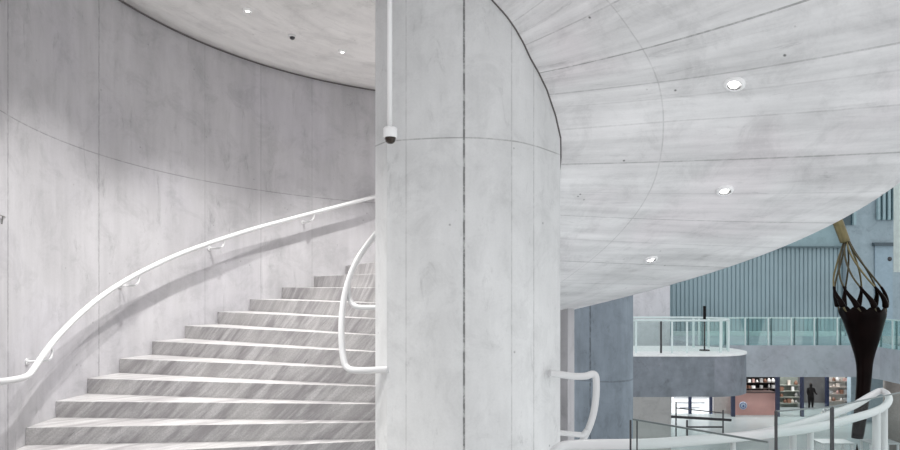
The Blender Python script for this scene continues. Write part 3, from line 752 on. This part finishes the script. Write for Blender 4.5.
# cream shelf at the right
a, b = P(829, 404, YQ), P(848, 374, YQ)
t = thing('display_shelf', 'cream display shelf right of the person in black', 'shelf', ((a.x+b.x)/2, YQ, ZF))
mb = MB(); mb.box((a.x, YQ+.3, ZF), (b.x, YQ+.4, b.z)); mb.build('back_panel', plain('cream', (.62, .58, .53), .6, noise=.15, nscale=1.5), t)
for y in (401, 394, 387, 381):
    z = Zp(y, YQ); mb = MB(); mb.box((a.x, YQ-.02, z-.03), (b.x, YQ+.3, z)); mb.build('shelf_board', plain('taupe board', (.42, .36, .32), .6), t)
    goods([x for x in np.arange(a.x+.15, b.x-.1, .25) if random.random() < .6], z, YQ+.03, 'packages on the cream shelf', 'the cream display shelf')
# planter with white flowers and a basket
c = P(829.5, 411, 40.5); c.z = ZF
t = thing('planter', 'low pale planter with white flowers in front of the cream shelf', 'planter', c)
mb = MB(); mb.box((c.x-.45, c.y-.2, ZF), (c.x+.45, c.y+.2, ZF+.45)); mb.build('box', plain('pale box', (.7, .68, .64), .6), t, bevel=.02)
mb = MB()
for i in range(40):
    p = c+Vector((random.uniform(-.42, .42), random.uniform(-.15, .15), .45+random.uniform(.0, .3))); mb.lathe([(0, -.05), (.06, 0), (0, .05)], p, 6)
fl = mb.build('flowers', M_white, t); fl['kind'] = 'stuff'
# ---- person in black
Yq = 44.0; g_ = P(811, 404, Yq); g_.z = ZF
def skin(name, joints, edges, mat, parent, root):
    o0 = Vector(parent['_w']); me = bpy.data.meshes.new(name)
    me.from_pydata([tuple(Vector(j[0])+g_-o0) for j in joints], edges, []); me.materials.append(mat)
    o = bpy.data.objects.new(name, me); COL.objects.link(o); o.parent = parent
    sm = o.modifiers.new('skin', 'SKIN'); sm.use_smooth_shade = True
    for i, j in enumerate(joints):
        r = j[1]; r = tuple(q*1.2 for q in r) if isinstance(r, tuple) else r*1.25; me.skin_vertices[0].data[i].radius = r if isinstance(r, tuple) else (r, r); me.skin_vertices[0].data[i].use_root = (i == root)
    o.modifiers.new('sub', 'SUBSURF').levels = 1; return o
t = thing('person', 'person in black clothes standing at the shop front', 'person', g_)
J = [((0, 0, .93), (.15, .11)), ((0, .0, 1.12), (.13, .1)), ((0, 0, 1.36), (.17, .11)), ((0, 0, 1.47), .06), ((0, 0, 1.53), .055), ((0, -.01, 1.63), (.085, .1)), ((0, 0, 1.72), .06),
     ((-.1, 0, .85), .1), ((-.11, -.01, .48), .065), ((-.12, .02, .08), .045), ((-.13, -.12, .04), .04), ((.1, 0, .85), .1), ((.12, .03, .48), .065), ((.13, .06, .08), .045), ((.14, -.08, .04), .04),
     ((-.2, 0, 1.38), .06), ((-.25, .0, 1.1), .045), ((-.2, -.12, .9), .035), ((.2, 0, 1.38), .06), ((.27, -.02, 1.12), .045), ((.3, -.2, 1.02), .035)]
Ed = [(0, 1), (1, 2), (2, 3), (3, 4), (4, 5), (5, 6), (0, 7), (7, 8), (8, 9), (9, 10), (0, 11), (11, 12), (12, 13), (13, 14), (2, 15), (15, 16), (16, 17), (2, 18), (18, 19), (19, 20)]
skin('body', J, Ed, M_black, t, 0)
mb = MB(); mb.lathe([(0, 1.50), (.06, 1.53), (.085, 1.6), (.09, 1.66), (.06, 1.73), (0, 1.745)], g_+Vector((0, .02, 0)), 14); mb.build('hair', plain('dark hair', (.03, .02, .015), .5), t)
# ---- dark metal barrier on the lower floor
YB = 36.0
t = thing('metal_barrier', 'dark metal barrier with thin rails on the lower floor', 'barrier', (Xp(700, YB), YB, ZF))
def bb(nm, p, q, w): mb = MB(); mb.bar(p, q, w, w); mb.build(nm, M_dark, t)
bb('rail', P(670, 416.5, YB), P(731, 420, YB), .13); bb('rail', P(676, 408, YB), P(723, 413, YB), .05)
mb = MB(); mb.bar(P(676, 402, YB), Vector((Xp(676, YB), YB, ZF)), .06, .06); mb.build('post', M_dark, t)
mb = MB(); mb.bar(P(723, 410, YB), Vector((Xp(723, YB), YB, ZF)), .06, .06); mb.build('post', M_dark, t)
mb = MB(); mb.bar(P(687, 420, YB), Vector((Xp(687, YB), YB, ZF)), .08, .08); mb.build('post', M_dark, t)
bb('lower_rail', P(687, 427, YB), P(722, 427, YB), .08)
# ---- white display table far right, and a short brown column
for (px, py, w, lb) in ((845, 425, 1.5, 'white display table seen under the tube rail'), (893, 428, 1.4, 'white display table at the right edge')):
    c = P(px, py, 30); t = thing('display_table', lb, 'table', (c.x, 31, ZF))
    z = ZF+.95
    mb = MB(); mb.box((c.x-w/2, 30.5, z-.06), (c.x+w/2, 31.4, z)); mb.build('tabletop', plain('grey white top', (.45, .47, .48), .4), t)
    for sx in (-1, 1):
        for sy in (30.6, 31.3): mb = MB(); mb.box((c.x+sx*w*.45-.04, sy-.04, ZF), (c.x+sx*w*.45+.04, sy+.04, z-.06)); mb.build('leg', M_white, t)
c = P(893, 420, 33); mb = MB(); mb.lathe([(0, 0), (.42, 0), (.42, 4.5), (0, 4.5)], (c.x, 33, ZF), 24)
tag(mb.build('column', plain('brown grey column', (.30, .27, .25), .6), loc=(c.x, 33, ZF)), 'grey brown round column at the right edge behind the tube rail', 'column')
# ---- added fill lamps that brighten the shops
ld = None
for px in (685, 757, 790, 815, 840):
    x = Xp(px, 41.5); q = Vector((x, 41.5, ZB-.9)); t = thing('shop_fill_lamp', 'added fill lamp brightening the shops below the gallery', 'lamp', q, 'added shop fill lamps')
    mb = MB(); mb.lathe([(0, 0), (.14, 0), (.14, -.04), (0, -.05)], q, 18); mb.build('lamp_shade', M_lamp, t)
    if ld is None:
        ld = bpy.data.lights.new('shop_beam', 'POINT'); ld.energy = SHOP_FILL_W; ld.shadow_soft_size = .14
    lo = bpy.data.objects.new('beam', ld); COL.objects.link(lo); lo.parent = t; lo.location = (0, 0, -.2)
for o in bpy.data.objects:
    if '_w' in o: del o['_w']
